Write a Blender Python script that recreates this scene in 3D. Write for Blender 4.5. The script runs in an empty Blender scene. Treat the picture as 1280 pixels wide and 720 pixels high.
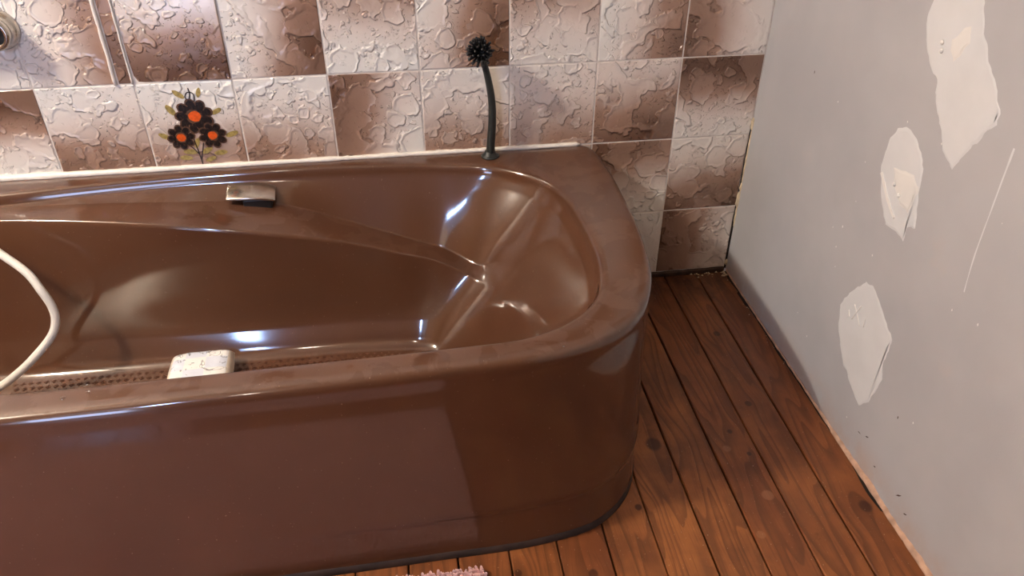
import bpy, bmesh, math, random
from mathutils import Vector, Matrix, noise
random.seed(7)
S = 0.2                      # one wall tile is 0.2 m; shapes below are laid out in tile units
C = bpy.context.scene.collection
sc = bpy.context.scene

# ------------------------------------------------------------------ camera
cam_d = bpy.data.cameras.new('camera'); cam = bpy.data.objects.new('camera', cam_d); C.objects.link(cam)
cam_d.sensor_width = 36.0; cam_d.lens = 986.97/1280*36; cam_d.clip_start = 0.02
cam.matrix_world = Matrix.Translation(Vector((-4.2373, -8.5375, 6.0117))*S) @ \
    (Matrix.Rotation(-0.147662, 4, 'Z') @ Matrix.Rotation(0.960994, 4, 'X') @ Matrix.Rotation(0.003225, 4, 'Z'))
sc.camera = cam

# ------------------------------------------------------------------ world, lamps, exposure
w = bpy.data.worlds.new('world'); sc.world = w; w.use_nodes = True
w.node_tree.nodes['Background'].inputs[0].default_value = (0.55, 0.7, 1.0, 1)
w.node_tree.nodes['Background'].inputs[1].default_value = 0.6

def point(name, loc, power, col, rad):
    l = bpy.data.lights.new(name, 'POINT'); l.energy = power; l.color = col; l.shadow_soft_size = rad
    o = bpy.data.objects.new(name, l); o.location = Vector(loc)*S; C.objects.link(o); return o
def area(name, loc, tgt, sx, sy, power, col):
    l = bpy.data.lights.new(name, 'AREA'); l.shape = 'RECTANGLE'; l.size = sx*S; l.size_y = sy*S
    l.energy = power; l.color = col
    o = bpy.data.objects.new(name, l); o.location = Vector(loc)*S
    o.rotation_euler = (Vector(tgt)-Vector(loc)).to_track_quat('-Z', 'Y').to_euler(); C.objects.link(o); return o
point('ceiling_bulb', (-13.6, -4.0, 12.0), 34, (1.0, 0.92, 0.82), 0.03)
point('ceiling_bulb', (-13.9, -4.8, 12.0), 34, (1.0, 0.92, 0.82), 0.03)
point('mirror_bulb', (-7.5, -10.4, 10.5), 3, (1.0, 0.88, 0.74), 0.04)  # weak fill light added on the camera side, not a known lamp
area('daylight_upper_pane', (-8.66, -11.35, 7.4), (-8.66, 0, 7.4), .5, 2.2, 5, (0.36, 0.55, 1.0))
area('daylight_lower_pane', (-9.5, -11.35, 1.9), (-9.5, 0, 1.9), 1.6, 3.0, 2.5, (0.50, 0.62, 1.0))
vs = sc.view_settings
vs.view_transform = 'Standard'; vs.look = 'None'; vs.gamma = 1; vs.use_curve_mapping = False; vs.exposure = 1.38

# ------------------------------------------------------------------ material helpers
def srgb(r, g, b):
    f = lambda c: (c/12.92 if c <= .04045 else ((c+.055)/1.055)**2.4)
    return (f(r/255), f(g/255), f(b/255), 1)
class NT:
    def __init__(s, name):
        s.m = bpy.data.materials.new(name); s.m.use_nodes = True; s.t = s.m.node_tree
        s.b = s.t.nodes['Principled BSDF']
    def n(s, typ, **kw):
        x = s.t.nodes.new(typ)
        for k, v in kw.items(): setattr(x, k, v)
        return x
    def put(s, sock, v):
        if isinstance(v, bpy.types.NodeSocket): s.t.links.new(v, sock)
        elif v is not None: sock.default_value = v
    def math(s, op, a, b=None, c=None, clamp=False):
        x = s.n('ShaderNodeMath', operation=op); x.use_clamp = clamp
        for i, v in enumerate((a, b, c)):
            if v is not None: s.put(x.inputs[i], v)
        return x.outputs[0]
    def vmath(s, op, a, b=None):
        x = s.n('ShaderNodeVectorMath', operation=op); s.put(x.inputs[0], a)
        if b is not None: s.put(x.inputs[3 if op == 'SCALE' else 1], b)
        return x.outputs[1] if op in ('LENGTH', 'DISTANCE') else x.outputs[0]
    def mix(s, f, a, b, mode='MIX'):
        x = s.n('ShaderNodeMix', data_type='RGBA', blend_type=mode)
        s.put(x.inputs[0], f); s.put(x.inputs[6], a); s.put(x.inputs[7], b); return x.outputs[2]
    def sep(s, v):
        x = s.n('ShaderNodeSeparateXYZ'); s.put(x.inputs[0], v); return x.outputs
    def comb(s, a=0., b=0., c=0.):
        x = s.n('ShaderNodeCombineXYZ')
        for i, v in enumerate((a, b, c)): s.put(x.inputs[i], v)
        return x.outputs[0]
    def noise(s, v, scale, detail=2., rough=.5, dist=0., out=0):
        x = s.n('ShaderNodeTexNoise'); s.put(x.inputs['Vector'], v)
        x.inputs['Scale'].default_value = scale; x.inputs['Detail'].default_value = detail
        x.inputs['Roughness'].default_value = rough; x.inputs['Distortion'].default_value = dist
        return x.outputs[out]
    def step(s, v, a, b, c=0., d=1., smooth=True):
        x = s.n('ShaderNodeMapRange', interpolation_type='SMOOTHSTEP' if smooth else 'LINEAR')
        for i, q in enumerate((v, a, b, c, d)): s.put(x.inputs[i], q)
        return x.outputs[0]
    def attr(s, name):
        x = s.n('ShaderNodeAttribute', attribute_type='OBJECT', attribute_name=name); return x.outputs['Fac']
    def bump(s, h, dist, strength=1.):
        x = s.n('ShaderNodeBump'); s.put(x.inputs['Height'], h); x.inputs['Distance'].default_value = dist
        x.inputs['Strength'].default_value = strength; s.t.links.new(x.outputs[0], s.b.inputs['Normal']); return x
    def set(s, **kw):
        for k, v in kw.items(): s.put(s.b.inputs[k.replace('_', ' ')], v)
        return s
    def obj(s): return s.n('ShaderNodeTexCoord').outputs['Object']
    def pos(s): return s.n('ShaderNodeNewGeometry').outputs['Position']

def simple(name, col, rough=.5, metal=0., var=.12, scale=40., bump=0.):
    t = NT(name); p = t.pos(); f = t.noise(p, scale, 3.)
    c = t.mix(t.step(f, .3, .7), tuple(x*(1-var) for x in col[:3])+(1,), tuple(min(1, x*(1+var)) for x in col[:3])+(1,))
    t.set(Base_Color=c, Roughness=rough, Metallic=metal)
    if bump: t.bump(f, bump)
    return t.m

# glazed acrylic of the tub
def m_tub():
    t = NT('brown_tub_glaze'); p = t.pos()
    n1 = t.noise(p, 3.5, 3.); n2 = t.noise(p, 13., 5., .6, .8); n3 = t.noise(p, 130., 2.)
    nz_ = t.sep(t.n('ShaderNodeNewGeometry').outputs['Normal'])[2]
    up = t.step(nz_, .8, .97)
    c = t.mix(t.step(n1, .3, .7), srgb(77, 48, 32), srgb(85, 54, 36))
    film = t.math('MULTIPLY', t.step(n2, .49, .52), up)      # dried water film on the level surfaces
    speck = t.step(t.noise(p, 300., 1.), .77, .79)
    c = t.mix(t.math('MULTIPLY', film, .03), c, srgb(196, 166, 150))
    c = t.mix(t.math('MULTIPLY', speck, .25), c, srgb(200, 170, 145))
    r = t.math('MULTIPLY_ADD', film, .06, .30)
    t.set(Base_Color=c, Roughness=r, Coat_Weight=1., Coat_Roughness=t.math('MULTIPLY_ADD', film, .14, .075), Coat_IOR=1.7, Specular_IOR_Level=.08)
    t.bump(t.math('ADD', n1, t.math('MULTIPLY', t.math('ADD', film, t.math('MULTIPLY', n3, .05)), .02)), .003, .7)
    return t.m

# moulded splash-relief wall tile; gradient given by the four corner values of every tile
def m_tile():
    t = NT('relief_wall_tile')
    o = t.vmath('SCALE', t.obj(), 1/S); x, y, z = t.sep(o)
    seed = t.attr('seed')
    q = t.vmath('ADD', t.comb(x, 0., z), t.comb(seed, t.math('MULTIPLY', seed, 1.7), t.math('MULTIPLY', seed, 2.3)))
    dis = t.vmath('SCALE', t.vmath('SUBTRACT', t.noise(q, 7., 2., out=1), (0.5, 0.5, 0.5)), .16)
    qd = t.vmath('ADD', q, dis)
    def drops(vec, scale, r0, r1, keep):
        v = t.n('ShaderNodeTexVoronoi'); v.inputs['Scale'].default_value = scale; t.put(v.inputs['Vector'], vec)
        cr, cg, cb = t.sep(v.outputs['Color'])
        rad = t.math('MULTIPLY_ADD', cr, r1-r0, r0)
        rad = t.math('MULTIPLY', rad, t.math('LESS_THAN', cg, keep))
        return t.math('SUBTRACT', rad, v.outputs['Distance'])
    a = drops(qd, 3.3, .30, .66, .60); b = drops(t.vmath('ADD', qd, (3.3, 1., 5.)), 6.6, .2, .55, .62)
    big = t.math('MAXIMUM', t.math('MULTIPLY', a, 1.), t.math('MULTIPLY', b, .6))
    lobe = t.math('SUBTRACT', t.noise(qd, 2.6, 1.2, .5, .3), .56)
    big = t.math('MAXIMUM', big, t.math('MULTIPLY', lobe, 1.6))
    bigs = t.step(big, 0., .045)
    rim = t.math('MULTIPLY', t.step(big, -.02, .03), t.step(big, .16, .05))
    c = drops(t.vmath('ADD', q, t.vmath('SCALE', dis, .9)), 15., .14, .45, .55)
    cs = t.step(c, 0., .16)
    st = t.step(t.noise(t.vmath('MULTIPLY', t.vmath('ADD', q, dis), (1., 1., 1.)), 13., 1.5, .5, 1.2), .635, .66)
    h = t.math('MAXIMUM', t.math('ADD', t.math('MULTIPLY', bigs, .7), t.math('MULTIPLY', rim, .45)), t.math('MULTIPLY', cs, .9))
    c2 = t.step(drops(t.vmath('ADD', t.vmath('MULTIPLY', q, (1., 1., 1.5)), t.vmath('SCALE', dis, 1.6)), 26., .12, .42, .4), 0., .2)
    h = t.math('MAXIMUM', t.math('MAXIMUM', h, t.math('MULTIPLY', c2, .65)), t.math('MULTIPLY', st, .8))
    h = t.math('ADD', h, t.math('MULTIPLY', t.noise(q, 4., 2.), .35))
    # printed gradient
    u = t.step(x, -.5, .5); v = t.step(z, -.5, .5)
    bl, br, tl, tr = (t.attr(k) for k in ('bl', 'br', 'tl', 'tr'))
    lerp = lambda A, B, f: t.math('MULTIPLY_ADD', t.math('SUBTRACT', B, A), f, A)
    g = t.math('MULTIPLY', lerp(lerp(bl, br, u), lerp(tl, tr, u), v), 1.12)
    g = t.math('ADD', g, t.math('MULTIPLY', t.math('SUBTRACT', t.noise(q, 2.5, 3.), .5), .25), clamp=True)
    g = t.math('MULTIPLY', g, t.math('SUBTRACT', 1., t.math('MULTIPLY', bigs, .14)))
    r = t.n('ShaderNodeValToRGB'); t.put(r.inputs[0], g); e = r.color_ramp.elements
    e[0].color = srgb(240, 238, 228); e[1].color = srgb(98, 68, 50); e[1].position = 1.
    for ps, cl in ((.28, srgb(228, 216, 204)), (.62, srgb(166, 134, 114))):
        k = e.new(ps); k.color = cl
    t.set(Base_Color=r.outputs[0], Roughness=.19, Specular_IOR_Level=.55, Coat_Weight=.2, Coat_Roughness=.05)
    t.bump(h, .0028, 1.)
    return t.m

KN = [(-0.16, -4.10, .13), (-1.93, -3.03, .17), (-1.0, -3.30, .05), (-0.72, -2.59, .08), (-1.08, -2.97, .06),
      (-2.31, -3.80, .07), (-0.62, -1.35, .09), (-1.62, -1.30, .12), (-2.9, -4.45, .09), (-3.55, -4.35, .07)]
def m_wood():
    t = NT('stained_pine_board'); p = t.vmath('SCALE', t.pos(), 1/S); x, y, z = t.sep(p)
    seed = t.attr('seed')
    off = None; core = None
    for kx, ky, kr in KN:
        dx = t.math('DIVIDE', t.math('SUBTRACT', x, kx), kr); dy = t.math('DIVIDE', t.math('SUBTRACT', y, ky), kr*1.15)
        d2 = t.math('ADD', t.math('MULTIPLY', dx, dx), t.math('MULTIPLY', dy, dy))
        fall = t.math('EXPONENT', t.math('MULTIPLY', d2, -.22))
        o = t.math('MULTIPLY', t.math('MULTIPLY', dx, fall), -kr*.62)
        k = t.step(d2, .32, .10)
        off = o if off is None else t.math('ADD', off, o)
        core = k if core is None else t.math('MAXIMUM', core, k)
    xs = t.math('ADD', x, off)
    q = t.comb(t.math('ADD', xs, t.math('MULTIPLY', seed, 3.1)), t.math('MULTIPLY_ADD', y, .11, seed), seed)
    wv = t.noise(q, 2.2, 2., .45)
    ring = t.math('FRACT', t.math('MULTIPLY', wv, 15.))
    line = t.math('MULTIPLY', t.step(ring, .35, .93), t.step(ring, 1., .95))
    fine = t.noise(t.comb(t.math('MULTIPLY', xs, 30.), t.math('MULTIPLY', y, 1.2), seed), 2.2, 3., .6)
    lum = t.noise(p, 1.1, 4., .6)
    c = t.mix(t.step(lum, .3, .7), srgb(112, 66, 34), srgb(164, 102, 54))
    c = t.mix(t.math('MULTIPLY', t.attr('tone'), 1.), c, srgb(112, 60, 34))
    c = t.mix(t.math('MULTIPLY', line, .5), c, srgb(72, 36, 17))
    c = t.mix(t.math('MULTIPLY', t.step(fine, .5, .7), .35), c, srgb(78, 40, 20))
    c = t.mix(t.math('MULTIPLY', core, .8), c, srgb(58, 26, 14))
    # old grime near the tiled wall and worn pale discs
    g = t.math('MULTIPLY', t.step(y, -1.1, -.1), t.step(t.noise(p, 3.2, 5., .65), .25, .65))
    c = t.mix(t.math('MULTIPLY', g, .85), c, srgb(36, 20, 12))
    blot = t.step(t.noise(p, 2.4, 6., .7), .6, .72)
    c = t.mix(t.math('MULTIPLY', blot, .35), c, srgb(60, 28, 13))
    for kx, ky, kr in ((-1.03, -3.84, .07), (-1.28, -4.27, .05), (-1.2, -3.2, .05)):
        dd = t.vmath('DISTANCE', p, (kx, ky, 0.))
        c = t.mix(t.math('MULTIPLY', t.step(dd, kr, kr*.7), .2), c, srgb(190, 140, 105))
    dust = t.step(t.noise(p, 62., 1.), .745, .77)
    c = t.mix(t.math('MULTIPLY', dust, .55), c, srgb(215, 190, 160))
    t.set(Base_Color=c, Roughness=t.step(lum, .2, .8, .28, .5), Specular_IOR_Level=.45)
    t.bump(t.math('ADD', t.math('MULTIPLY', line, -.35), t.math('MULTIPLY', fine, .35)), .0006, .8)
    return t.m

def m_plasterboard():
    t = NT('painted_plasterboard'); p = t.pos(); x, y, z = t.sep(t.vmath('SCALE', p, 1/S))
    big = t.noise(p, 2.2, 4., .6); sm = t.noise(p, 380., 2.)
    c = t.mix(t.step(big, .3, .7), srgb(170, 170, 172), srgb(182, 182, 183))
    c = t.mix(t.step(t.noise(p, 9., 4., .6), .62, .75, 0., .4), c, srgb(184, 178, 174))
    low = t.math('MULTIPLY', t.step(z, .45, .02), t.step(t.noise(p, 9., 5., .6), .35, .6))
    c = t.mix(t.math('MULTIPLY', low, .5), c, srgb(178, 146, 122))
    scuff = t.step(t.noise(t.vmath('MULTIPLY', p, (1., 1., .35)), 60., 2., .5, 1.), .80, .82)
    c = t.mix(t.math('MULTIPLY', scuff, .5), c, srgb(120, 105, 92))
    t.set(Base_Color=c, Roughness=.82)
    t.bump(sm, .0004, .5); return t.m

M = dict(tub=m_tub(), tile=m_tile(), wood=m_wood(), board=m_plasterboard(),
    grout=simple('cream_grout', srgb(222, 214, 202), .7, bump=.0006),
    silicone=simple('white_silicone', srgb(236, 230, 218), .35, var=.05, scale=60.),
    filler=simple('white_wall_filler', srgb(214, 216, 216), .75, var=.03, scale=14., bump=.0010),
    filler2=simple('fresh_white_filler', srgb(228, 227, 222), .7, var=.02, scale=20., bump=.0006),
    wall=simple('off_white_paint', srgb(214, 200, 182), .8, var=.03, scale=3.),
    dark=simple('dark_gap_dirt', srgb(34, 24, 17), .9, var=.4, scale=60.),
    dirt=simple('brown_grime', srgb(50, 35, 26), .8, var=.5, scale=25.),  # dark brown that paints the shade under the apron
    dirtwood=simple('dirty_old_batten', srgb(62, 40, 27), .7, var=.45, scale=30., bump=.002),
    bareplaster=simple('bare_pink_plaster', srgb(190, 156, 132), .9, var=.22, scale=45., bump=.002),
    crumb=simple('crumbled_cream_plaster', srgb(206, 190, 160), .9, var=.2, scale=70., bump=.002),
    chrome=simple('worn_chrome', srgb(206, 200, 190), .22, 1., var=.08, scale=90.),
    black=simple('black_rubber_plastic', srgb(30, 34, 31), .42, var=.15, scale=80.),
    bristle=simple('black_bristle', srgb(24, 24, 24), .35, var=.1),
    darkplastic=simple('black_handle_mount', srgb(26, 22, 18), .4, var=.15),
    hose=simple('white_shower_hose', srgb(226, 222, 210), .35, var=.04),
    pink=simple('pink_terry', srgb(222, 182, 176), .95, var=.12, scale=200.),
    petal=simple('black_brown_petal', srgb(38, 26, 20), .25, var=.35, scale=120.),
    petaledge=simple('petal_halo', srgb(92, 66, 50), .25, var=.3, scale=160.),
    orange=simple('orange_flower_centre', srgb(226, 92, 28), .25, var=.15, scale=150.),
    olive=simple('olive_leaf', srgb(166, 146, 84), .25, var=.3, scale=150.),
    stem=simple('dark_stem', srgb(52, 42, 34), .25, var=.2),
    panel=simple('brown_panelling', srgb(112, 84, 62), .6, var=.1, scale=6.),
    paint_grey=simple('door_frame_paint', srgb(220, 216, 208), .5, var=.03))

def m_wrap():
    t = NT('printed_wrapper'); o = t.vmath('SCALE', t.obj(), 1/S); x, y, z = t.sep(o)
    bx = t.step(t.math('FRACT', t.math('MULTIPLY_ADD', x, 2.3, .35)), .48, .52)
    by = t.step(t.math('FRACT', t.math('MULTIPLY_ADD', y, 2.6, .1)), .46, .5)
    f = t.math('ABSOLUTE', t.math('SUBTRACT', bx, by))
    c = t.mix(f, srgb(238, 238, 236), srgb(218, 224, 236))
    nn = t.noise(o, 4.5, 2., .5, .6)
    c = t.mix(t.math('MULTIPLY', t.step(t.math('ABSOLUTE', t.math('SUBTRACT', nn, .56)), .010, .004), .75), c, srgb(96, 98, 104))
    c = t.mix(t.math('MULTIPLY', t.step(t.noise(o, 14., 3., .6, .8), .64, .66), .6), c, srgb(110, 112, 118))
    ed = t.math('GREATER_THAN', t.math('ABSOLUTE', x), .285)
    c = t.mix(t.math('MULTIPLY', ed, .7), c, srgb(222, 206, 178))
    t.set(Base_Color=c, Roughness=.25); t.bump(t.noise(o, 9., 3.), .004, .5); return t.m
M['wrap'] = m_wrap()
tg = NT('clear_glass'); tg.set(Base_Color=(1, 1, 1, 1), Roughness=.02, Transmission_Weight=1.0, IOR=1.45); M['glass'] = tg.m
td = NT('water_drop'); td.set(Base_Color=(1, 1, 1, 1), Roughness=.02, Transmission_Weight=1.0, IOR=1.33); M['water'] = td.m

# ------------------------------------------------------------------ mesh helpers
def mk(name, verts, faces, mat, parent=None, smooth=True, origin=(0, 0, 0), mats=None, fm=None, kind=None, label=None):
    me = bpy.data.meshes.new(name); org = Vector(origin)
    me.from_pydata([tuple((Vector(v)-org)*S) for v in verts], [], faces); me.update()
    for m in (mats or [mat]): me.materials.append(m)
    if fm:
        for p_, i in zip(me.polygons, fm): p_.material_index = i
    for p_ in me.polygons: p_.use_smooth = smooth
    o = bpy.data.objects.new(name, me); C.objects.link(o)
    if parent is not None:
        o.parent = parent; o.location = org*S - PW[parent.name]
    else: o.location = org*S
    PW[o.name] = org*S
    if kind: o['kind'] = kind
    if label: o['label'] = label
    return o
PW = {}
def empty(name, loc, label=None, cat=None, group=None):
    o = bpy.data.objects.new(name, None); o.location = Vector(loc)*S; o.empty_display_size = .05; C.objects.link(o)
    PW[o.name] = Vector(loc)*S; tag(o, label, cat, group); return o
def tag(o, label, cat, group=None):
    if label: o['label'] = label
    if cat: o['category'] = cat
    if group: o['group'] = group
    return o
def box(x0, x1, y0, y1, z0, z1):
    v = [(x, y, z) for x in (x0, x1) for y in (y0, y1) for z in (z0, z1)]
    return v, [(0, 1, 3, 2), (4, 6, 7, 5), (0, 4, 5, 1), (2, 3, 7, 6), (0, 2, 6, 4), (1, 5, 7, 3)]
def join(*parts):
    V, F = [], []
    for v, f in parts:
        n = len(V); V += list(v); F += [tuple(i+n for i in q) for q in f]
    return V, F
def bevel(o, wdt, seg=2):
    b = o.modifiers.new('bevel', 'BEVEL'); b.width = wdt*S; b.segments = seg; b.limit_method = 'ANGLE'; return o
def tube(pts, rad, n=16, cap=True, flat=1.):
    P = [Vector(p) for p in pts]; V, F = [], []
    up = Vector((0, 0, 1))
    for i, p in enumerate(P):
        d = (P[min(i+1, len(P)-1)]-P[max(i-1, 0)]).normalized()
        a = d.cross(up)
        if a.length < .15: a = d.cross(Vector((1, 0, 0)))
        a.normalize(); b = a.cross(d).normalized()
        r = rad[i] if isinstance(rad, (list, tuple)) else rad
        for k in range(n):
            t = 2*math.pi*k/n; V.append(p+a*math.cos(t)*r+b*math.sin(t)*r*flat)
    for i in range(len(P)-1):
        for k in range(n):
            F.append((i*n+k, i*n+(k+1) % n, (i+1)*n+(k+1) % n, (i+1)*n+k))
    if cap: F.append(tuple(reversed(range(n)))); F.append(tuple((len(P)-1)*n+k for k in range(n)))
    return V, F
def spline(pts, m=10):
    P = [Vector(p) for p in pts]; out = []
    for i in range(len(P)-1):
        a = P[max(i-1, 0)]; b = P[i]; c = P[i+1]; d = P[min(i+2, len(P)-1)]
        for k in range(m):
            t = k/m; out.append(.5*((2*b)+(c-a)*t+(2*a-5*b+4*c-d)*t*t+(3*b-a-3*c+d)*t**3))
    out.append(P[-1]); return out
def lathe(prof, c=(0, 0, 0), n=32, axis=(0, 0, 1)):
    q = Vector(axis).to_track_quat('Z', 'Y'); V, F = [], []
    for r, h in prof:
        for k in range(n):
            a = 2*math.pi*k/n; V.append(Vector(c)+q @ Vector((r*math.cos(a), r*math.sin(a), h)))
    for i in range(len(prof)-1):
        for k in range(n): F.append((i*n+k, i*n+(k+1) % n, (i+1)*n+(k+1) % n, (i+1)*n+k))
    F.append(tuple(reversed(range(n)))); F.append(tuple((len(prof)-1)*n+k for k in range(n)))
    return V, F
def nz(*p): return noise.noise(Vector(p))

# ------------------------------------------------------------------ room shell (setting)
RY, RX, RZ = -11., -21., 12.6
def struct(name, vf, mat, smooth=False):
    return mk(name, vf[0], vf[1], mat, smooth=smooth, kind='structure')
wall_back = struct('wall_back', box(RX, .6, .006, .8, -.3, RZ), M['grout'])
wall_right = struct('wall_right', box(0, .6, RY-.6, .03, .025, RZ), M['board'])
struct('wall_left', box(RX-.6, RX, RY-.6, .8, -.3, RZ), M['panel'])
DX0, DX1, DZ = -10.5, -8.3, 9.2
struct('wall_front', join(box(RX, DX0, RY-.6, RY, -.3, RZ), box(DX1, 0, RY-.6, RY, -.3, RZ), box(DX0, DX1, RY-.6, RY, DZ, RZ)), M['panel'])
struct('ceiling', box(RX-.6, .6, RY-.6, .8, RZ, RZ+.4), M['wall'])
floor = struct('floor', box(RX, .6, RY-.6, .8, -.6, -.16), M['dark'])
door = struct('door_1', join(box(DX0, DX0+.12, RY-.4, RY-.1, 0, DZ), box(DX1-.12, DX1, RY-.4, RY-.1, 0, DZ), box(DX0+.12, DX1-.12, RY-.4, RY-.1, DZ-.15, DZ),
    box(DX0+.12, DX1-.12, RY-.4, RY-.1, 0, .3), box(DX0+.12, DX1-.12, RY-.4, RY-.1, 3.6, 6.0)), M['paint_grey'])

# floor boards, running away from the camera
seams = [-.015, -.435, -.88, -1.335, -1.785, -2.235, -2.69, -3.142]
while seams[-1] > RX: seams.append(seams[-1]-.452-.01*math.sin(len(seams)*3))
seams[-1] = RX
for i in range(len(seams)-1):
    x1, x0 = seams[i], seams[i+1]
    g = (.006, .006, .007, .010, .006, .007)[i % 6]
    segs = 40 if i < 12 else 6
    V, F = [], []
    yb = [-.045-.03*random.random()+(RY+.05)*k/segs for k in range(segs+1)]
    e = .010
    for k, y in enumerate(yb):
        skew = .0042*y*(1 if i in (1, 2, 3, 4) else .7)
        wl, wr = .004*nz(y*.9, i*3.1, 0), .004*nz(y*.9, (i+1)*3.1, 5)
        l = x0+g+wl+(.006 if i else 0)*y*0+skew; r = x1-g+wr+(skew if i else 0)
        zc = .004*nz(i*1.7, y*.3, 2)
        V += [(l, y, -.15), (l, y, -e+zc), (l+e, y, zc), (r-e, y, zc), (r, y, -e+zc), (r, y, -.15)]
    for k in range(segs):
        a, b = k*6, k*6+6
        for j in range(5): F.append((a+j, a+j+1, b+j+1, b+j))
        F.append((a+5, a, b, b+5))
    F.append((0, 1, 2, 3, 4, 5)[::-1]); F.append(tuple(segs*6+j for j in range(6)))
    fb = mk('floor_board', V, F, M['wood'], floor, smooth=False)
    fb['seed'] = i*7.37+1.3; fb['tone'] = (.45, .35, .5, .1, .0, .15, .55, .3)[i % 8]

# back-wall tiles: corner darkness (tl, tr, bl, br) of the printed gradient
G = {4: [(.05, .1, .02, .1), (.12, .62, .12, .72), (.12, .2, .85, 1.), (.05, .75, .1, .95), (.5, .62, .02, .0), (.1, .75, .2, 1.), (.62, .6, .12, .1), (.0, .6, .05, .8), (.75, .1, .85, .12)],
     3: [(1., .95, .05, .05), (.0, .1, .75, .7), (.02, .0, .6, .65), (.05, .05, .7, .55), (.85, .25, .8, .0), (.12, .1, .55, .6), (.15, .15, .5, .55), (.25, .3, .75, .95), (.95, .95, .12, .08)],
     2: [None]*6+[(.5, .5, .5, .5), (.85, .7, .15, .1), (.15, .2, .75, .9)],
     1: [None]*6+[(.5, .5, .2, .2), (.12, .08, .35, .3), (.8, .3, .9, .2)]}
tile_mesh = {}
def tile_geo(x0, x1, z0, z1, ragged=False):
    e = .012; V, F = [], []
    cx, cz = (x0+x1)/2, (z0+z1)/2
    ring = lambda i, y: [(x0+i, y, z0+i), (x1-i, y, z0+i), (x1-i, y, z1-i), (x0+i, y, z1-i)]
    V = ring(0, .03)+ring(0, .005)+ring(e*.4, .001)+ring(e, 0.)
    for k in range(3):
        for j in range(4): F.append((k*4+j, k*4+(j+1) % 4, k*4+4+(j+1) % 4, k*4+4+j))
    F.append((12, 13, 14, 15)); F.append((3, 2, 1, 0))
    return V, F
flower_tile = None
for row in range(1, 7):
    for ci in range(9):
        xl = -9+ci; xr = xl+1
        gv = G.get(row)
        if gv is None:
            gv = random.choice([(0, .1, .7, .8), (.8, .1, .7, .0), (.1, .8, .1, .7), (.8, .8, .1, .1)])
        else: gv = gv[ci]
        if gv is None: continue
        cells = [(xl, xr)]
        if ci == 1 and row >= 4: cells = [(xl, -7.17), (-7.155, xr)]
        for kk, (a, b) in enumerate(cells):
            z0, z1 = row-1, row
            if row == 1: z0 = .05
            ge = .008
            bb = b-ge
            if ci == 8: bb = -.012 if row > 2 else -.026
            org = ((xl+xr)/2, 0, row-.5)
            V, F = tile_geo(a+ge, bb, z0+ge, z1-ge)
            o = mk('tile', V, F, M['tile'], wall_back, smooth=False, origin=org)
            if kk: gv = (.75, .7, .75, .8)
            o['tl'], o['tr'], o['bl'], o['br'] = [float(q) for q in gv]
            o['seed'] = float((row*9+ci)*3.71+kk*1.9)
            if row == 3 and ci == 2: flower_tile = o
            if row == 4 and ci == 2: o.rotation_euler = (math.radians(.5), 0, math.radians(-1.0)); o.location.y -= .0012
            if kk: o['label'] = 'narrow cut brown tile strip with white sealant edges'
# sealant runs along the narrow strip
for xx, w_ in ((-7.18, .022), (-7.012, .013)):
    pts = [(xx+.006*nz(z*6, xx*9, 0), -.004, z) for z in [3.0+.06*k for k in range(34)]]
    rr = [max(.004, w_*(.75+.9*abs(nz(z[2]*5, xx, 3)))) for z in pts]
    V, F = tube(pts, rr, 8)
    mk('sealant_line', V, F, M['silicone'], wall_back)

# printed flowers on the decorated tile (flat print)
flower_tile['label'] = 'cream tile printed with three dark flowers with orange centres'
V, F, FM = [], [], []
lay = [0]
def poly(pts, mi, c=None):
    lay[0] += 1; y = -.0035-.00006*lay[0]; n = len(V)
    if c is None: c = (sum(p[0] for p in pts)/len(pts), sum(p[1] for p in pts)/len(pts))
    V.append((c[0], y, c[1])); V.extend((p[0], y, p[1]) for p in pts); k = len(pts)
    for i in range(k): F.append((n, n+1+i, n+1+(i+1) % k)); FM.append(mi)
def disc(cx, cz, rx, rz, mi, ang=0., n=18, wob=0.):
    P = []
    for i in range(n):
        a = 2*math.pi*i/n; r = 1+wob*random.uniform(-1, 1)
        x, z = rx*r*math.cos(a), rz*r*math.sin(a)
        P.append((cx+x*math.cos(ang)-z*math.sin(ang), cz+x*math.sin(ang)+z*math.cos(ang)))
    poly(P, mi, (cx, cz))
def line(pts, wd, mi):
    P = spline([(p[0], 0, p[1]) for p in pts], 8); L, R_ = [], []
    lay[0] += 1; y = -.0035-.00006*lay[0]
    for i, p in enumerate(P):
        d = (P[min(i+1, len(P)-1)]-P[max(i-1, 0)]).normalized(); s = Vector((-d.z, 0, d.x))*wd/2
        L.append(p+s); R_.append(p-s)
    n = len(V)
    for a, b in zip(L, R_): V.append((a.x, y, a.z)); V.append((b.x, y, b.z))
    for i in range(len(P)-1): F.append((n+2*i, n+2*i+1, n+2*i+3, n+2*i+2)); FM.append(mi)
for (lx, lz, a, s) in [(-6.585, 2.865, -.7, 1.), (-6.375, 2.875, 1.3, .8), (-6.70, 2.69, -.95, 1.1), (-6.23, 2.655, .5, .9), (-6.115, 2.385, .3, 1.05), (-6.83, 2.395, -.5, 1.),
                       (-6.60, 2.20, -.1, 1.1), (-6.42, 2.205, .5, 1.), (-6.28, 2.17, .1, 1.05), (-6.66, 2.13, -.1, 1.), (-6.51, 2.30, 1.2, .9), (-6.40, 2.10, .35, .9)]:
    disc(lx, lz, .07*s, .03*s, 3, a, 14, .06)
line([(-6.50, 2.03), (-6.515, 2.2), (-6.535, 2.36), (-6.53, 2.5)], .013, 4)
line([(-6.505, 2.1), (-6.47, 2.2), (-6.44, 2.3)], .011, 4)
line([(-6.51, 2.16), (-6.57, 2.25), (-6.64, 2.3)], .010, 4)
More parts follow.
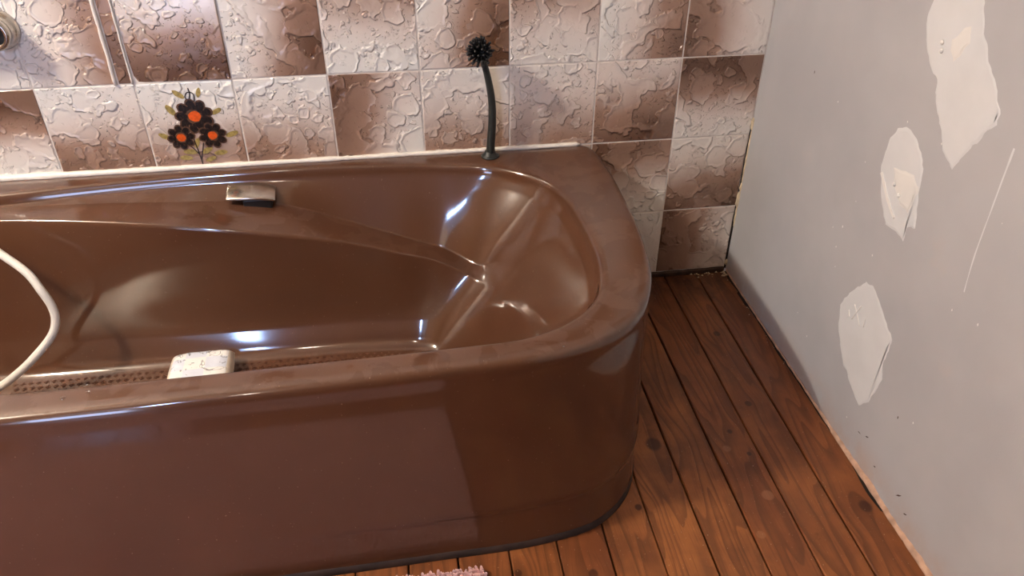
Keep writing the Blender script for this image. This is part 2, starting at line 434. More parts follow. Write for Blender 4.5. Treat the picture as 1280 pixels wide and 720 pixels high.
line([(-6.47, 2.72), (-6.43, 2.8), (-6.435, 2.87), (-6.49, 2.88), (-6.52, 2.83), (-6.49, 2.8), (-6.465, 2.87), (-6.47, 2.93)], .012, 4)
def flower(cx, cz, r, np_, a0):
    for k in range(np_):
        a = a0+2*math.pi*k/np_
        disc(cx+r*.68*math.cos(a), cz+r*.68*math.sin(a), r*.36, r*.30, 1, a, 14, .04)
        disc(cx+r*.62*math.cos(a), cz+r*.62*math.sin(a), r*.32, r*.25, 0, a, 14, .05)
    disc(cx, cz, r*.62, r*.62, 0); disc(cx, cz, r*.40, r*.40, 1, 0, 16, .15); disc(cx, cz, r*.33, r*.31, 2, 0, 18, .08)
flower(-6.47, 2.61, .20, 9, .3); flower(-6.66, 2.375, .148, 8, .1); flower(-6.325, 2.38, .152, 8, .25)
F = [tuple(reversed(f)) for f in F]
mk('flower_print', V, F, None, flower_tile, smooth=False, mats=[M['petal'], M['petaledge'], M['orange'], M['olive'], M['stem']], fm=FM,
   label='dark brown flowers with orange centres and olive leaves', origin=(-6.5, 0, 2.5))

# ragged corner between tiles and plasterboard
V, F = [], []
N = 80
for k in range(N+1):
    z = .03+2.12*k/N
    wl = .008+.008*nz(z*7, 0, 1)+(.006 if z < 1 else 0)
    V += [(-wl-.012, -.004, z), (-.001, -.004, z), (-.001, .028, z), (-wl-.012, .028, z)]
for k in range(N):
    for j in range(4): F.append((k*4+j, k*4+(j+1) % 4, k*4+4+(j+1) % 4, k*4+4+j))
mk('corner_crack', V, F, M['dark'], wall_back, smooth=False)
for (z0, z1, a, th) in [(.98, 1.22, .055, .02), (.70, 1.0, .020, .012), (2.06, 2.22, .035, .02), (1.35, 2.05, .012, .012), (.08, .18, .045, .02), (1.22, 1.34, .03, .02)]:
    V, F = [], []; n_ = 14
    for k in range(n_+1):
        z = z0+(z1-z0)*k/n_; s = math.sin(math.pi*min(.98, max(.02, k/n_)))**.5
        q = a*s*(.7+.5*nz(z*21, a*9, 0)); y = -.006-th*s*(.8+.5*nz(z*17, 3, a))
        V += [(-.002, .02, z), (-.002-q, .01, z), (-.004-q*.8, y, z), (-.004, y-.01, z), (-.001, y-.012, z)]
    for k in range(n_):
        for j in range(4): F.append((k*5+j, k*5+j+1, k*5+6+j, k*5+5+j))
    mk('plaster_crumb', V, F, M['crumb'], wall_back, smooth=False)

# batten under the lowest tiles
V, F = [], []; N = 50
for k in range(N+1):
    x = -3.2+3.17*k/N; y = -.028-.012*nz(x*5, 0, 0); t_ = .052+.008*nz(x*9, 2, 0)
    V += [(x, .028, -.1), (x, y, -.1), (x, y, t_-.014), (x, y+.012, t_), (x, .028, t_)]
for k in range(N):
    for j in range(4): F.append((k*5+j, k*5+j+1, k*5+6+j, k*5+5+j))
mk('baseboard_back', V, F, M['dirtwood'], smooth=False, kind='structure')
# light crumbs at the corner on the floor
V, F = [], []
for k in range(60):
    r1 = random.random(); x = -.03-.5*r1*r1; y = -.05-.10*random.random(); r = .006+.014*random.random()
    if k > 40: x = -.03-.05*random.random(); y = -.05-2.0*random.random(); r *= .6
    n = len(V); V += [(x-r, y, .001), (x+r, y-r*.5, .001), (x, y+r, .001), (x+r*.2, y, .001+r*1.1)]
    F += [(n, n+1, n+3), (n+1, n+2, n+3), (n+2, n, n+3), (n, n+2, n+1)]
mk('plaster_rubble', V, F, M['crumb'], floor, smooth=False, kind='stuff')

# bare broken plaster edge along the foot of the right wall
V, F = [], []; N = 300
for k in range(N+1):
    y = -.04-7.5*k/N
    f = min(1., max(0., (-y-2.4)/1.2))
    h = .010+.014*(.5+nz(y*6, 0, 3))+f*(.035+.035*nz(y*2.2, 1, 1)+.015*nz(y*14, 5, 0))
    if -y < 1.0: h += .03*max(0, nz(y*8, 8, 0)+.2)
    d = .006+.008*(.5+nz(y*9, 4, 4))+.020*f
    V += [(.04, y, -.12), (-d, y, -.01), (-d*1.1, y, h*.35), (-d*.45, y, h*.85), (.004, y, h)]
for k in range(N):
    for j in range(4): F.append((k*5+j, k*5+5+j, k*5+6+j, k*5+j+1))
mk('broken_plaster_edge', V, F, M['bareplaster'], wall_right, smooth=False)
V, F = [], []; N = 160     # dark gap between boards and wall
for k in range(N+1):
    y = -.04-5.6*k/N
    f = max(0., nz(y*1.9, 9, 1)+.1)*.05+(.035 if .55 < -y < .85 else 0)+(.02 if 3.6 < -y < 4.2 else 0)
    V += [(-.016-f, y, .0035), (.01, y, .0035), (.01, y, -.02), (-.016-f, y, -.02)]
for k in range(N):
    for j in range(4): F.append((k*4+j, k*4+4+j, k*4+4+(j+1) % 4, k*4+(j+1) % 4))
mk('floor_edge_gap', V, F, M['dark'], floor, smooth=False)

# filler patches on the right wall, outlines in (y, z)
def patch(name, pts, th, mat, wob=.02, par=None, label=None, ins=.035, x0=0.):
    P = []
    n = len(pts)
    for i in range(n):
        a, b = Vector(pts[i]), Vector(pts[(i+1) % n])
        m = max(2, int((b-a).length/.03))
        for k in range(m):
            q = a.lerp(b, k/m); P.append((q.x+wob*nz(q.x*14, q.y*14, 1), q.y+wob*nz(q.x*14, q.y*14, 7)))
    bm = bmesh.new()
    cy = sum(p[0] for p in P)/len(P); cz = sum(p[1] for p in P)/len(P)
    org = Vector((x0, cy, cz))
    o_ = [bm.verts.new((x0+.002, p[0], p[1])) for p in P]
    i_ = []
    for p in P:
        d = Vector((cy-p[0], cz-p[1])); L = d.length; d = d/L*min(ins*(1+.5*nz(p[0]*5, p[1]*5, 0)), L*.5)
        i_.append(bm.verts.new((x0-th, p[0]+d.x, p[1]+d.y)))
    for k in range(len(P)):
        j = (k+1) % len(P); bm.faces.new((o_[k], o_[j], i_[j], i_[k]))
    f = bm.faces.new(i_); bmesh.ops.triangulate(bm, faces=[f]); bmesh.ops.recalc_face_normals(bm, faces=bm.faces)
    V = [tuple(v.co) for v in bm.verts]; bm.verts.index_update(); F = [tuple(v.index for v in g.verts) for g in bm.faces]; bm.free()
    return mk(name, V, F, mat, par or wall_right, smooth=False, origin=org, label=label)
P1 = [(-2.671, 4.404), (-2.637, 4.179), (-2.745, 3.954), (-2.867, 3.832), (-2.985, 3.775), (-3.041, 3.63), (-3.231, 3.438), (-3.323, 3.308), (-3.496, 3.224), (-3.537, 3.34), (-3.653, 3.526), (-3.71, 3.647), (-3.786, 3.723), (-3.772, 3.797), (-3.661, 3.933), (-3.514, 4.086), (-3.343, 4.264), (-3.235, 4.461), (-3.15, 4.551), (-2.885, 4.544)]
P1b = [(-3.046, 4.021), (-3.021, 4.105), (-3.109, 4.223), (-3.193, 4.266), (-3.24, 4.144), (-3.17, 4.018), (-3.118, 3.963)]
P2 = [(-2.747, 3.293), (-2.634, 3.14), (-2.617, 2.861), (-2.705, 2.665), (-2.816, 2.503), (-2.935, 2.404), (-3.101, 2.419), (-3.235, 2.41), (-3.206, 2.538), (-3.325, 2.592), (-3.224, 2.897), (-3.187, 3.1), (-3.088, 3.198), (-2.976, 3.277), (-2.835, 3.316)]
P3 = [(-2.911, 1.785), (-2.789, 1.636), (-2.683, 1.466), (-2.629, 1.309), (-2.703, 1.058), (-2.913, 0.807), (-3.141, 0.683), (-3.366, 0.588), (-3.488, 0.744), (-3.54, 0.987), (-3.567, 1.101), (-3.494, 1.243), (-3.519, 1.409), (-3.506, 1.539), (-3.343, 1.643), (-3.138, 1.768), (-3.027, 1.818)]
p1 = patch('filler_patch', P1, .004, M['filler'], label='largest white filler patch, highest on the grey wall')
p2 = patch('filler_patch', P2, .005, M['filler'], label='narrow pointed filler patch in the middle of the three')
p3 = patch('filler_patch', P3, .004, M['filler'], label='lowest filler patch nearest the floor')
patch('filler_ridge', P1b, .003, M['filler2'], par=p1, x0=-.0045)
patch('filler_ridge', [(-2.80, 2.93), (-2.86, 2.80), (-3.05, 2.66), (-3.19, 2.66), (-3.21, 2.9), (-3.10, 3.0)], .003, M['filler2'], par=p2, x0=-.0055)
patch('filler_ridge', [(-2.66, 2.80), (-2.84, 2.63), (-3.02, 2.52), (-3.03, 2.54), (-2.86, 2.66), (-2.68, 2.82)], .008, M['filler2'], par=p2, wob=.004, ins=.006, x0=-.0055)
for L in ([(-2.86, 1.47), (-3.03, 1.33)], [(-2.88, 1.31), (-2.96, 1.52)], [(-2.80, 1.36), (-2.83, 1.30)], [(-3.07, 1.45), (-3.08, 1.36)]):
    V, F = tube(spline([(-.005, y, z) for y, z in L], 6), .007, 6); mk('filler_ridge', V, F, M['filler2'], p3)
for y, z in ((-2.93, 4.06), (-2.95, 4.00), (-2.89, 2.80), (-2.99, 2.74)):
    V, F = lathe([(.022, 0), (.018, .006), (.008, .010)], (-.009, y, z), 12, (-1, 0, 0)); mk('filler_ridge', V, F, M['filler2'], p1 if z > 3.5 else p2)
V, F = [], []
pp = spline([(0, y, z) for y, z in [(-3.999, 3.65), (-4.005, 3.4), (-4.012, 3.18), (-4.027, 2.771), (-4.064, 2.461)]], 10)
for i, p in enumerate(pp):
    wd = .012+.007*nz(p.z*6, 0, 0)-.0001*i
    V += [(.001, p.y-wd, p.z), (-.0012, p.y-wd*.3, p.z), (-.0012, p.y+wd*.3, p.z), (.001, p.y+wd, p.z)]
for i in range(len(pp)-1):
    for j in range(3): F.append((i*4+j, i*4+j+1, i*4+5+j, i*4+4+j))
mk('filler_streak', V, F, M['filler'], wall_right)
V, F = [], []
for k in range(22):      # small nicks and filler specks
    y, z = -1.5-3.*random.random(), .3+3.2*random.random(); r = .006+.008*random.random(); n = len(V)
    V += [(.001, y-r, z), (.001, y, z-r*1.6), (.001, y+r, z), (.001, y, z+r*1.6), (-.004, y, z)]
    F += [(n, n+1, n+4), (n+1, n+2, n+4), (n+2, n+3, n+4), (n+3, n, n+4)]
mk('filler_specks', V, F, M['filler2'], wall_right, smooth=False, kind='stuff')
V, F = [], []
for (y, z, a, l) in [(-3.62, .42, .6, .03), (-4.25, .30, .8, .05), (-4.4, .22, .6, .03), (-3.9, .95, 1.5, .02), (-1.15, 3.19, 1.5, .02), (-3.5, .36, .2, .03), (-3.85, .25, .5, .02)]:
    n = len(V); c_, s_ = math.cos(a)*l, math.sin(a)*l
    V += [(-.0015, y-c_, z+s_), (-.0015, y-.008, z-.004), (-.0015, y+c_, z-s_), (-.0015, y+.008, z+.004)]; F.append((n, n+1, n+2, n+3))
mk('wall_scuff', V, F, M['dirtwood'], wall_right, smooth=False)

# ------------------------------------------------------------------ bathtub
tub = empty('bathtub', (-6.2, -2.0, 0), 'large glossy brown bathtub with rounded apron against the tiled wall', 'bathtub')
def st(*rows): return [Vector(r) for r in rows]
# stations: b1..b7, c1, c1b, c2, r1, r2, c3, c4, f1..f7, l1..l4
OUT = [(-9.6, 0), (-8.5, 0), (-6.95, 0), (-5.75, 0), (-5.0, 0), (-4.2, 0), (-3.3, 0), (-2.6, 0), (-2.07, -.0), (-1.955, -.62), (-1.945, -1.35), (-1.985, -2.15), (-2.10, -2.84), (-2.36, -3.36), (-2.74, -3.66), (-3.3, -3.83),
       (-4.3, -3.90), (-5.7, -3.94), (-7.1, -3.97), (-8.5, -3.98), (-9.6, -3.9), (-10.45, -3.4), (-10.6, -2), (-10.6, -.7), (-10.6, 0)]
BASE = [(-9.6, -.02), (-8.5, -.02), (-6.95, -.02), (-5.75, -.02), (-5.0, -.02), (-4.2, -.02), (-3.3, -.02), (-2.65, -.02), (-2.12, -.03), (-2.04, -.62), (-2.03, -1.35), (-2.05, -2.15), (-2.14, -2.98), (-2.37, -3.62), (-2.74, -3.95), (-3.3, -4.08),
        (-4.3, -4.12), (-5.7, -4.15), (-7.1, -4.17), (-8.5, -4.17), (-9.6, -4.1), (-10.4, -3.5), (-10.5, -2), (-10.5, -.7), (-10.5, -.05)]
INN = [(-9.55, -.48), (-8.5, -.355), (-6.95, -.20), (-5.75, -.17), (-5.0, -.175), (-4.3, -.225), (-3.75, -.30), (-3.2, -.44), (-2.80, -.74), (-2.59, -1.15), (-2.51, -1.85), (-2.53, -2.59), (-2.65, -3.03), (-2.92, -3.34), (-3.36, -3.55), (-4.02, -3.595),
       (-5.0, -3.62), (-6.2, -3.65), (-7.4, -3.66), (-8.6, -3.62), (-9.6, -3.5), (-10.1, -3.1), (-10.25, -2), (-10.15, -1.1), (-9.95, -.65)]
CU = [(-9.6, -.55, 1.9), (-8.55, -.42, 1.87), (-6.92, -.40, 1.8), (-5.72, -.38, 1.68), (-5.05, -.42, 1.46), (-4.36, -.57, 1.25), (-3.86, -.70, 1.11), (-3.5, -.97, 1.03), (-3.28, -1.18, 1.12), (-3.10, -1.5, 1.22), (-3.0, -1.9, 1.25), (-3.02, -2.35, 1.22),
      (-3.12, -2.65, 1.17), (-3.35, -2.88, 1.12), (-3.65, -3.1, 1.15), (-4.1, -3.28, 1.2), (-5, -3.38, 1.25), (-6, -3.42, 1.25), (-7.2, -3.42, 1.25), (-8.5, -3.38, 1.25), (-9.4, -3.2, 1.25), (-9.85, -2.85, 1.3), (-10.0, -1.9, 1.3), (-9.95, -1.1, 1.5), (-9.85, -.75, 1.85)]
CL = [(-9.4, -.75, 1.88), (-8.45, -.68, 1.85), (-6.83, -.86, 1.77), (-5.82, -.92, 1.62), (-4.91, -.94, 1.43), (-4.46, -.98, 1.30), (-4.0, -1.0, 1.16), (-3.61, -1.14, .99), (-3.47, -1.33, .95), (-3.38, -1.6, .95), (-3.32, -1.9, .92), (-3.34, -2.2, .92),
      (-3.42, -2.45, .95), (-3.55, -2.6, 1.0), (-3.85, -2.85, 1.0), (-4.3, -3.08, 1.0), (-5, -3.2, 1.0), (-6, -3.25, 1.0), (-7.2, -3.25, 1.0), (-8.5, -3.22, 1.0), (-9.2, -3.05, 1.0), (-9.6, -2.7, 1.0), (-9.8, -1.9, 1.0), (-9.75, -1.25, 1.2), (-9.6, -.95, 1.8)]
CW = [(-9.3, -1.05, .7), (-8.4, -1.1, .65), (-6.9, -1.12, .6), (-5.8, -1.13, .58), (-5.0, -1.14, .58), (-4.5, -1.17, .58), (-4.15, -1.22, .58), (-3.93, -1.33, .56), (-3.83, -1.46, .54), (-3.75, -1.64, .52), (-3.7, -1.9, .50), (-3.72, -2.15, .5),
      (-3.78, -2.35, .52), (-3.88, -2.5, .54), (-4.1, -2.6, .56), (-4.5, -2.66, .58), (-5.2, -2.7, .58), (-6.1, -2.72, .58), (-7.2, -2.75, .6), (-8.5, -2.8, .65), (-9.2, -2.75, .7), (-9.5, -2.5, .7), (-9.6, -1.9, .7), (-9.55, -1.45, .7), (-9.45, -1.2, .7)]
def inset(P, d, z=None):
    n = len(P); out = []
    for i in range(n):
        a, b = Vector(P[i-1][:2]), Vector(P[(i+1) % n][:2]); t_ = (b-a).normalized()
        nrm = Vector((t_.y, -t_.x))        # clockwise walk: interior is to the right
        dd = d[i] if isinstance(d, list) else d
        out.append((P[i][0]+nrm.x*dd, P[i][1]+nrm.y*dd, z if z is not None else P[i][2]))
    return out
def mixs(A, B, f, z=None):
    return [tuple(a[k]*(1-f)+b[k]*f for k in range(2))+((z if z is not None else a[2]*(1-f)+b[2]*f),) for a, b in zip(A, B)]
wz = lambda P, z: [(p[0], p[1], z) for p in P]
nB = 9                                      # back stations touch the wall: no insets there
FL_ = inset(CW, .22, .27)
isl = [0. if i < 7 or i == 24 else 1. for i in range(25)]
bin_ = lambda d: [d*k for k in isl]
front = [0]*8+[.0, .2, .7, 1, 1, 1, 1, .9, .5, .15, 0, 0, 0, 0, 0, 0, 0]
def apron(z, f=None):            # the apron leans in a straight line from its foot to the rim
    P = mixs(wz(BASE, 0), wz(OUT, 0), z/1.86, z)
    return inset(P, [f*k for k in front], z) if f else P
KEYS = [inset(BASE, bin_(.05), 0.), inset(BASE, bin_(.05), .04), inset(BASE, bin_(.012), .055), inset(BASE, bin_(.0), .085),
        apron(.22), apron(.42, .008), apron(.49, -.018), apron(.56, -.018), apron(.68),
        apron(1.2), apron(1.5), apron(1.68), inset(OUT, bin_(.0), 1.84), inset(OUT, bin_(-.004), 1.93), inset(OUT, bin_(.018), 1.985), inset(OUT, bin_(.085), 2.0),
        mixs(wz(OUT, 0), wz(INN, 0), .5, 2.0), mixs(wz(OUT, 0), wz(INN, 0), .84, 1.997), mixs(wz(OUT, 0), wz(INN, 0), .97, 1.985), inset(INN, .012, 1.95), inset(INN, .03, 1.88)]
STR = mixs(inset(INN, .05, 1.8), CU, .10); STR = [(p[0], p[1], 1.76+.24*(c[2]-1.76)*(c[2] > 1.76)) for p, c in zip(STR, CU)]
for i in list(range(7))+list(range(14, 25)):     # along the sides the wall runs straight from rim to armrest
    a_, c_ = inset(INN, .035, 1.88)[i], CU[i]; t_ = .30 if i < 7 else .12
    STR[i] = tuple(a_[k]*(1-t_)+c_[k]*t_ for k in range(3))
for i, wt in ((8, .45), (9, .85), (10, 1), (11, 1), (12, 1), (13, 1), (14, 1), (15, .7), (16, .3)):   # sloping head end: one smooth gently hollow surface
    a_, c_ = STR[i], CW[i]
    for K_, t_, dz in ((CU, .42, -.03), (CL, .62, -.035)):
        K_[i] = tuple(K_[i][k]*(1-wt)+(a_[k]*(1-t_)+c_[k]*t_+(dz if k == 2 else 0))*wt for k in range(3))
KEYS += [mixs(STR, inset(INN, .03, 1.88), .3), mixs(STR, inset(INN, .03, 1.88), .05), mixs(STR, CU, .06), mixs(STR, CU, .22), mixs(STR, CU, .6), mixs(CU, STR, .10), CU, mixs(CU, CL, .10), mixs(CU, CL, .5), mixs(CU, CL, .90), CL,
         mixs(CL, CW, .09), mixs(CL, CW, .5), CW, mixs(CW, FL_, .45), FL_, inset(CW, .36, .255), inset(CW, .62, .25)]
def closed(P, m=12):
    P = [Vector(p) for p in P]; n = len(P); out = []
    for i in range(n):
        a, b, c, d = P[i-1], P[i], P[(i+1) % n], P[(i+2) % n]
        # centripetal Catmull-Rom
        t0 = 0; t1 = t0+max((b-a).length, 1e-4)**.5; t2 = t1+max((c-b).length, 1e-4)**.5; t3 = t2+max((d-c).length, 1e-4)**.5
        for k in range(m):
            t = t1+(t2-t1)*k/m
            A1 = a*((t1-t)/(t1-t0))+b*((t-t0)/(t1-t0)); A2 = b*((t2-t)/(t2-t1))+c*((t-t1)/(t2-t1)); A3 = c*((t3-t)/(t3-t2))+d*((t-t2)/(t3-t2))
            B1 = A1*((t2-t)/(t2-t0))+A2*((t-t0)/(t2-t0)); B2 = A2*((t3-t)/(t3-t1))+A3*((t-t1)/(t3-t1))
            out.append(B1*((t2-t)/(t2-t1))+B2*((t-t1)/(t2-t1)))
    return out
loops = [closed(K) for K in KEYS]; NL = len(loops[0])
cols = []
for j in range(NL):
    L = [lp[j] for lp in loops]
    for p in L: p.y = min(p.y, 0.)
    for it in range(3):
        Q = [L[0]]
        for a, b in zip(L[:-1], L[1:]): Q += [a*.75+b*.25, a*.25+b*.75]
        Q.append(L[-1]); L = Q
    cols.append(L)
NV = len(cols[0]); V = [p for L in cols for p in L]; F = []
for j in range(NL):
    k = (j+1) % NL
    for i in range(NV-1): F.append((j*NV+i, j*NV+i+1, k*NV+i+1, k*NV+i))
# close the basin floor
n0 = len(V); cen = Vector((-6.7, -1.93, .25)); V.append(cen)
for j in range(NL): F.append((j*NV+NV-1, n0, ((j+1) % NL)*NV+NV-1))
shell = mk('tub_shell', V, F, M['tub'], tub)
bm = bmesh.new(); bm.from_mesh(shell.data); bmesh.ops.recalc_face_normals(bm, faces=bm.faces)
bm.to_mesh(shell.data); bm.free()

# shade of the toe gap, painted as a dark strip where apron meets boards
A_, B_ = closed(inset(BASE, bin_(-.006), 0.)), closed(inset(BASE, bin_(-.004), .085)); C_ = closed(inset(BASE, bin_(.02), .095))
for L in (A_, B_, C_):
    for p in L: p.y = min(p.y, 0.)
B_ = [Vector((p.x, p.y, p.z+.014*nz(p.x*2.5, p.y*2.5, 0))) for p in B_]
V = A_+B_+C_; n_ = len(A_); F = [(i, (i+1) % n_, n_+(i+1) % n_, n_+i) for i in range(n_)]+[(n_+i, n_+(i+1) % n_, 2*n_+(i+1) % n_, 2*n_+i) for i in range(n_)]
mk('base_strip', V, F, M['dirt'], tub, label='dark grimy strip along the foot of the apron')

# moulded non-slip crosses on the tub floor
V, F = [], []
for iy in range(12):
    for ix in range(52):
        x = -8.6+ix*.08+(.04 if iy % 2 else 0); y = -1.44-iy*.08
        for (a, b) in ((.026, .009), (.009, .026)):
            v, f = box(x-a, x+a, y-b, y+b,   .245, .262); n = len(V); V += v; F += [tuple(q+n for q in g) for g in f]
mk('non_slip_pattern', V, F, simple('non_slip_relief', srgb(92, 54, 36), .35, var=.1), tub, smooth=False, kind='stuff', label='pale moulded non-slip crosses')

# chrome grab handle above the armrest
mount = None
gh = mk('grab_handle', *[[], []], M['chrome'], tub, origin=(-5.97, -.4, 1.75))
V, F = [], []
n_, m_ = 20, 14
for side in (0, 1):
    for i in range(n_+1):
        u = -1+2*i/n_
        for j in range(m_+1):
            v = j/m_
            x = -5.97+.265*u+.012*v*0; y = -.20-.30*v+.03*u*0-.0*u-.03*(u*u)*(-1)
            z = 1.885-.02*u-.055*v*v-.030*u*u*(1)-.012*(v < .05)
            V.append((x, y, z-side*.028))
W_ = (n_+1)*(m_+1)
for i in range(n_):
    for j in range(m_):
        a = i*(m_+1)+j; F.append((a, a+m_+1, a+m_+2, a+1)); F.append((W_+a, W_+a+1, W_+a+m_+2, W_+a+m_+1))
edge = [i*(m_+1) for i in range(n_+1)]+[n_*(m_+1)+j for j in range(1, m_+1)]+[i*(m_+1)+m_ for i in range(n_-1, -1, -1)]+[j for j in range(m_-1, 0, -1)]
for a, b in zip(edge, edge[1:]+edge[:1]): F.append((a, a+W_, b+W_, b))
me = gh.data; me.clear_geometry(); me.from_pydata([tuple((Vector(v)-Vector((-5.97, -.4, 1.75)))*S) for v in V], [], F)
for p_ in me.polygons: p_.use_smooth = True
bm = bmesh.new(); bm.from_mesh(me); bmesh.ops.recalc_face_normals(bm, faces=bm.faces); bm.to_mesh(me); bm.free()
bevel(gh, .008, 2)
V, F = join(box(-6.06, -5.75, -.47, -.20, 1.60, 1.79)); hm = mk('handle_mount', V, F, M['darkplastic'], gh, smooth=False, label='black mount'); bevel(hm, .015)

# drops of water on the front rim
V, F = [], []
def drop(x, y, z, r):
    v, f = lathe([(r, 0), (r*.95, r*.22), (r*.7, r*.42), (r*.3, r*.52)], (x, y, z-.002), 12)
    n = len(V); V.extend(v); F.extend(tuple(q+n for q in g) for g in f)
for (x, y, r) in [(-6.88, -3.79, .022), (-6.72, -3.74, .016), (-6.7, -3.76, .012), (-6.75, -3.66, .009), (-4.12, -.10, .02), (-3.85, -.09, .012), (-3.6, -.07, .010), (-3.7, -.12, .008), (-4.0, -.07, .008), (-5.2, -.09, .01), (-7.9, -.12, .014), (-3.9, -3.68, .008), (-3.1, -3.72, .007)]:
    drop(x, y, 2.0, r)
mk('water_drops', V, F, M['water'], tub, kind='stuff')

# bead of white silicone between tub and tiles
pts = [(x, -.012, 2.012) for x in [-9.6+.05*k for k in range(150)] if x < -2.14]
rr = [.028+.010*nz(p[0]*3, 0, 0)+.006*nz(p[0]*15, 1, 0)+max(0, (-p[0]-5.2))*.004 for p in pts]; rr[-1] = .008; rr[0] = .02
V, F = tube(pts, rr, 10); mk('trim_1', V, F, M['silicone'], kind='structure')
V, F = tube([(x, -.006, 2.018+.004*nz(x*9, 0, 0)) for x in [-2.14+.01*k for k in range(8)]], .006, 6)

# ------------------------------------------------------------------ brush standing on the rim
br = empty('washing_up_brush', (-3.25, -.16, 2.0), 'black round-headed scrubbing brush standing upright on the tub rim', 'brush')
P = spline([(-3.255, -.165, 2.0), (-3.245, -.165, 2.15), (-3.225, -.165, 2.45), (-3.23, -.165, 2.7), (-3.27, -.17, 2.95), (-3.315, -.18, 3.13), (-3.33, -.19, 3.2)], 8)
R_ = [.066-.026*min(1, i/len(P)*1.15) for i in range(len(P))]
V, F = tube(P, R_, 20, flat=.8); mk('handle', V, F, M['black'], br)
V, F = lathe([(.105, 0), (.108, .008), (.095, .018), (.068, .03), (.060, .07)], (-3.255, -.165, 2.0), 28); mk('suction_foot', V, F, M['black'], br)
hc = Vector((-3.335, -.235, 3.25)); ax = Vector((-.55, -.62, .30)).normalized()
V, F = lathe([(.02, -.085), (.07, -.07), (.095, -.04), (.10, 0.0), (.095, .02), (.082, .04), (.055, .055), (.02, .06)], hc, 28, ax); mk('head', V, F, M['black'], br)
V, F = [], []
q = ax.to_track_quat('Z', 'Y')
nb = 0
for k in range(46):
    zz = 1-(k+.5)/46*1.02; ph = k*2.39996; r_ = math.sqrt(max(0, 1-zz*zz))
    d = q @ Vector((r_*math.cos(ph), r_*math.sin(ph), zz))
    if zz < .0: continue
    a = hc+ax*.0+d*.06; b = hc+ax*.01+d*.165
    v, f = tube([a, b-(b-a)*.1, b], [.015, .0145, .012], 6); n = len(V); V.extend(v); F.extend(tuple(x+n for x in g) for g in f)
mk('bristles', V, F, M['bristle'], br, kind='stuff')

# ------------------------------------------------------------------ packet lying in the tub
pk = Vector((-6.59, -1.72, .40)); V, F = [], []
nx, ny = 28, 24
hx, hy, hz = .34, .32, .12
for sgn in (1, -1):
    for i in range(nx+1):
        for j in range(ny+1):
            u, v = -1+2*i/nx, -1+2*j/ny
            cu = math.copysign(min(1, abs(u)), u); 
            hh = (1-abs(u)**6)**.5*(1-abs(v)**6)**.5
            x = hx*cu*(1-.05*v*v); y = hy*v*(1-.04*u*u)
            z = sgn*hz*hh+(.006*nz(x*12, y*12, 0) if sgn > 0 else 0)
            V.append(tuple(pk+Vector((x, y, z))))
W_ = (nx+1)*(ny+1)
for i in range(nx):
    for j in range(ny):
        a = i*(ny+1)+j; F.append((a, a+ny+1, a+ny+2, a+1)); F.append((W_+a, W_+a+1, W_+a+ny+2, W_+a+ny+1))
po = mk('soap_packet', V, F, M['wrap'], origin=(-6.59, -1.72, .28))
po.rotation_euler = (0.02, 0, math.radians(2))
tag(po, 'white and pale blue printed packet lying on the tub floor', 'packet')
bm = bmesh.new(); bm.from_mesh(po.data); bmesh.ops.remove_doubles(bm, verts=bm.verts, dist=1e-6); bmesh.ops.recalc_face_normals(bm, faces=bm.faces); bm.to_mesh(po.data); bm.free()

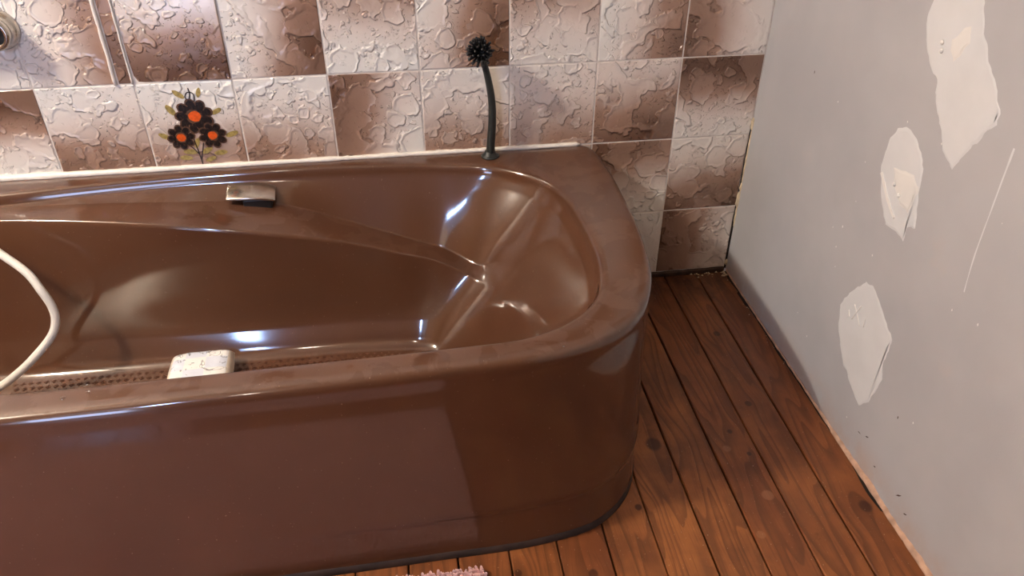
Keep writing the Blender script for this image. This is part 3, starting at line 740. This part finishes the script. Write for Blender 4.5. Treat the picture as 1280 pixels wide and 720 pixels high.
# ------------------------------------------------------------------ mixer on the wall and its white hose
mx = empty('bath_mixer', (-8.1, 0, 3.6), 'chrome wall tap collar at the far left edge above the tub', 'tap')
V, F = lathe([(.20, 0), (.20, .02), (.175, .05), (.155, .08), (.155, .12), (.165, .14), (.165, .19), (.15, .21), (.12, .21), (.115, .16)], (-8.12, 0, 3.62), 40, (0, -1, 0)); mk('wall_collar', V, F, M['chrome'], mx)
V, F = lathe([(.112, .10), (.112, .162), (.05, .168), (.01, .168)], (-8.12, 0, 3.62), 30, (0, -1, 0)); mk('collar_core', V, F, M['darkplastic'], mx)
V, F = tube([(-8.22, -.16, 3.62), (-8.9, -.16, 3.62)], .07, 16); mk('connecting_pipe', V, F, M['chrome'], mx)
V, F = tube([(-8.85, -.16, 3.62), (-9.3, -.16, 3.62)], .12, 24); mk('mixer_body', V, F, M['chrome'], mx)
HP = spline([(-9.65, -.36, 3.7), (-9.5, -.44, 3.3), (-9.3, -.62, 2.9), (-9.0, -.9, 2.3), (-8.62, -1.07, 1.98), (-8.342, -1.17, 1.75), (-8.10, -1.30, 1.58), (-7.977, -1.407, 1.42), (-7.91, -1.46, 1.25), (-7.905, -1.515, 1.10), (-7.98, -1.58, .95), (-8.195, -1.667, .75), (-8.42, -1.68, .57), (-8.617, -1.68, .44), (-8.9, -1.75, .34), (-9.2, -1.9, .31)], 10)
V, F = tube(HP, .042, 16); hs = mk('shower_hose', V, F, M['hose']); tag(hs, 'white shower hose hanging in a loop inside the tub', 'hose')

# ------------------------------------------------------------------ pink bath mat
mat_ = empty('bath_mat', (-6.3, -5.5, 0), 'pink terry bath mat on the boards in front of the tub', 'bath mat')
X0, X1, Y0, Y1 = -8.9, -3.84, -6.7, -4.30
V, F = box(X0+.02, X1-.02, Y0+.02, Y1-.02, .006, .05); bevel(mk('mat_backing', V, F, M['pink'], mat_, smooth=False), .01)
V, F = [], []
sp = .026
iy = 0; y = Y0
while y < Y1+.001:
    x = X0
    while x < X1+.001:
        jx, jy = random.uniform(-.012, .012), random.uniform(-.012, .012)
        ex = 1.6 if (y < Y0+.03 or y > Y1-.03 or x < X0+.03 or x > X1-.03) else 1
        r = .016; h = .085+.014*random.random(); n = len(V); lx, ly = random.uniform(-.010, .010)*ex, random.uniform(-.010, .010)*ex
        V += [(x+jx-r, y+jy-r*.6, .04), (x+jx+r, y+jy-r*.6, .04), (x+jx, y+jy+r, .04), (x+jx+lx-r*.7, y+jy+ly, h), (x+jx+lx+r*.7, y+jy+ly-r*.3, h), (x+jx+lx, y+jy+ly+r*.7, h)]
        F += [(n, n+1, n+4, n+3), (n+1, n+2, n+5, n+4), (n+2, n, n+3, n+5), (n+3, n+4, n+5)]
        x += sp
    y += sp
mk('terry_pile', V, F, M['pink'], mat_, smooth=False, kind='stuff')
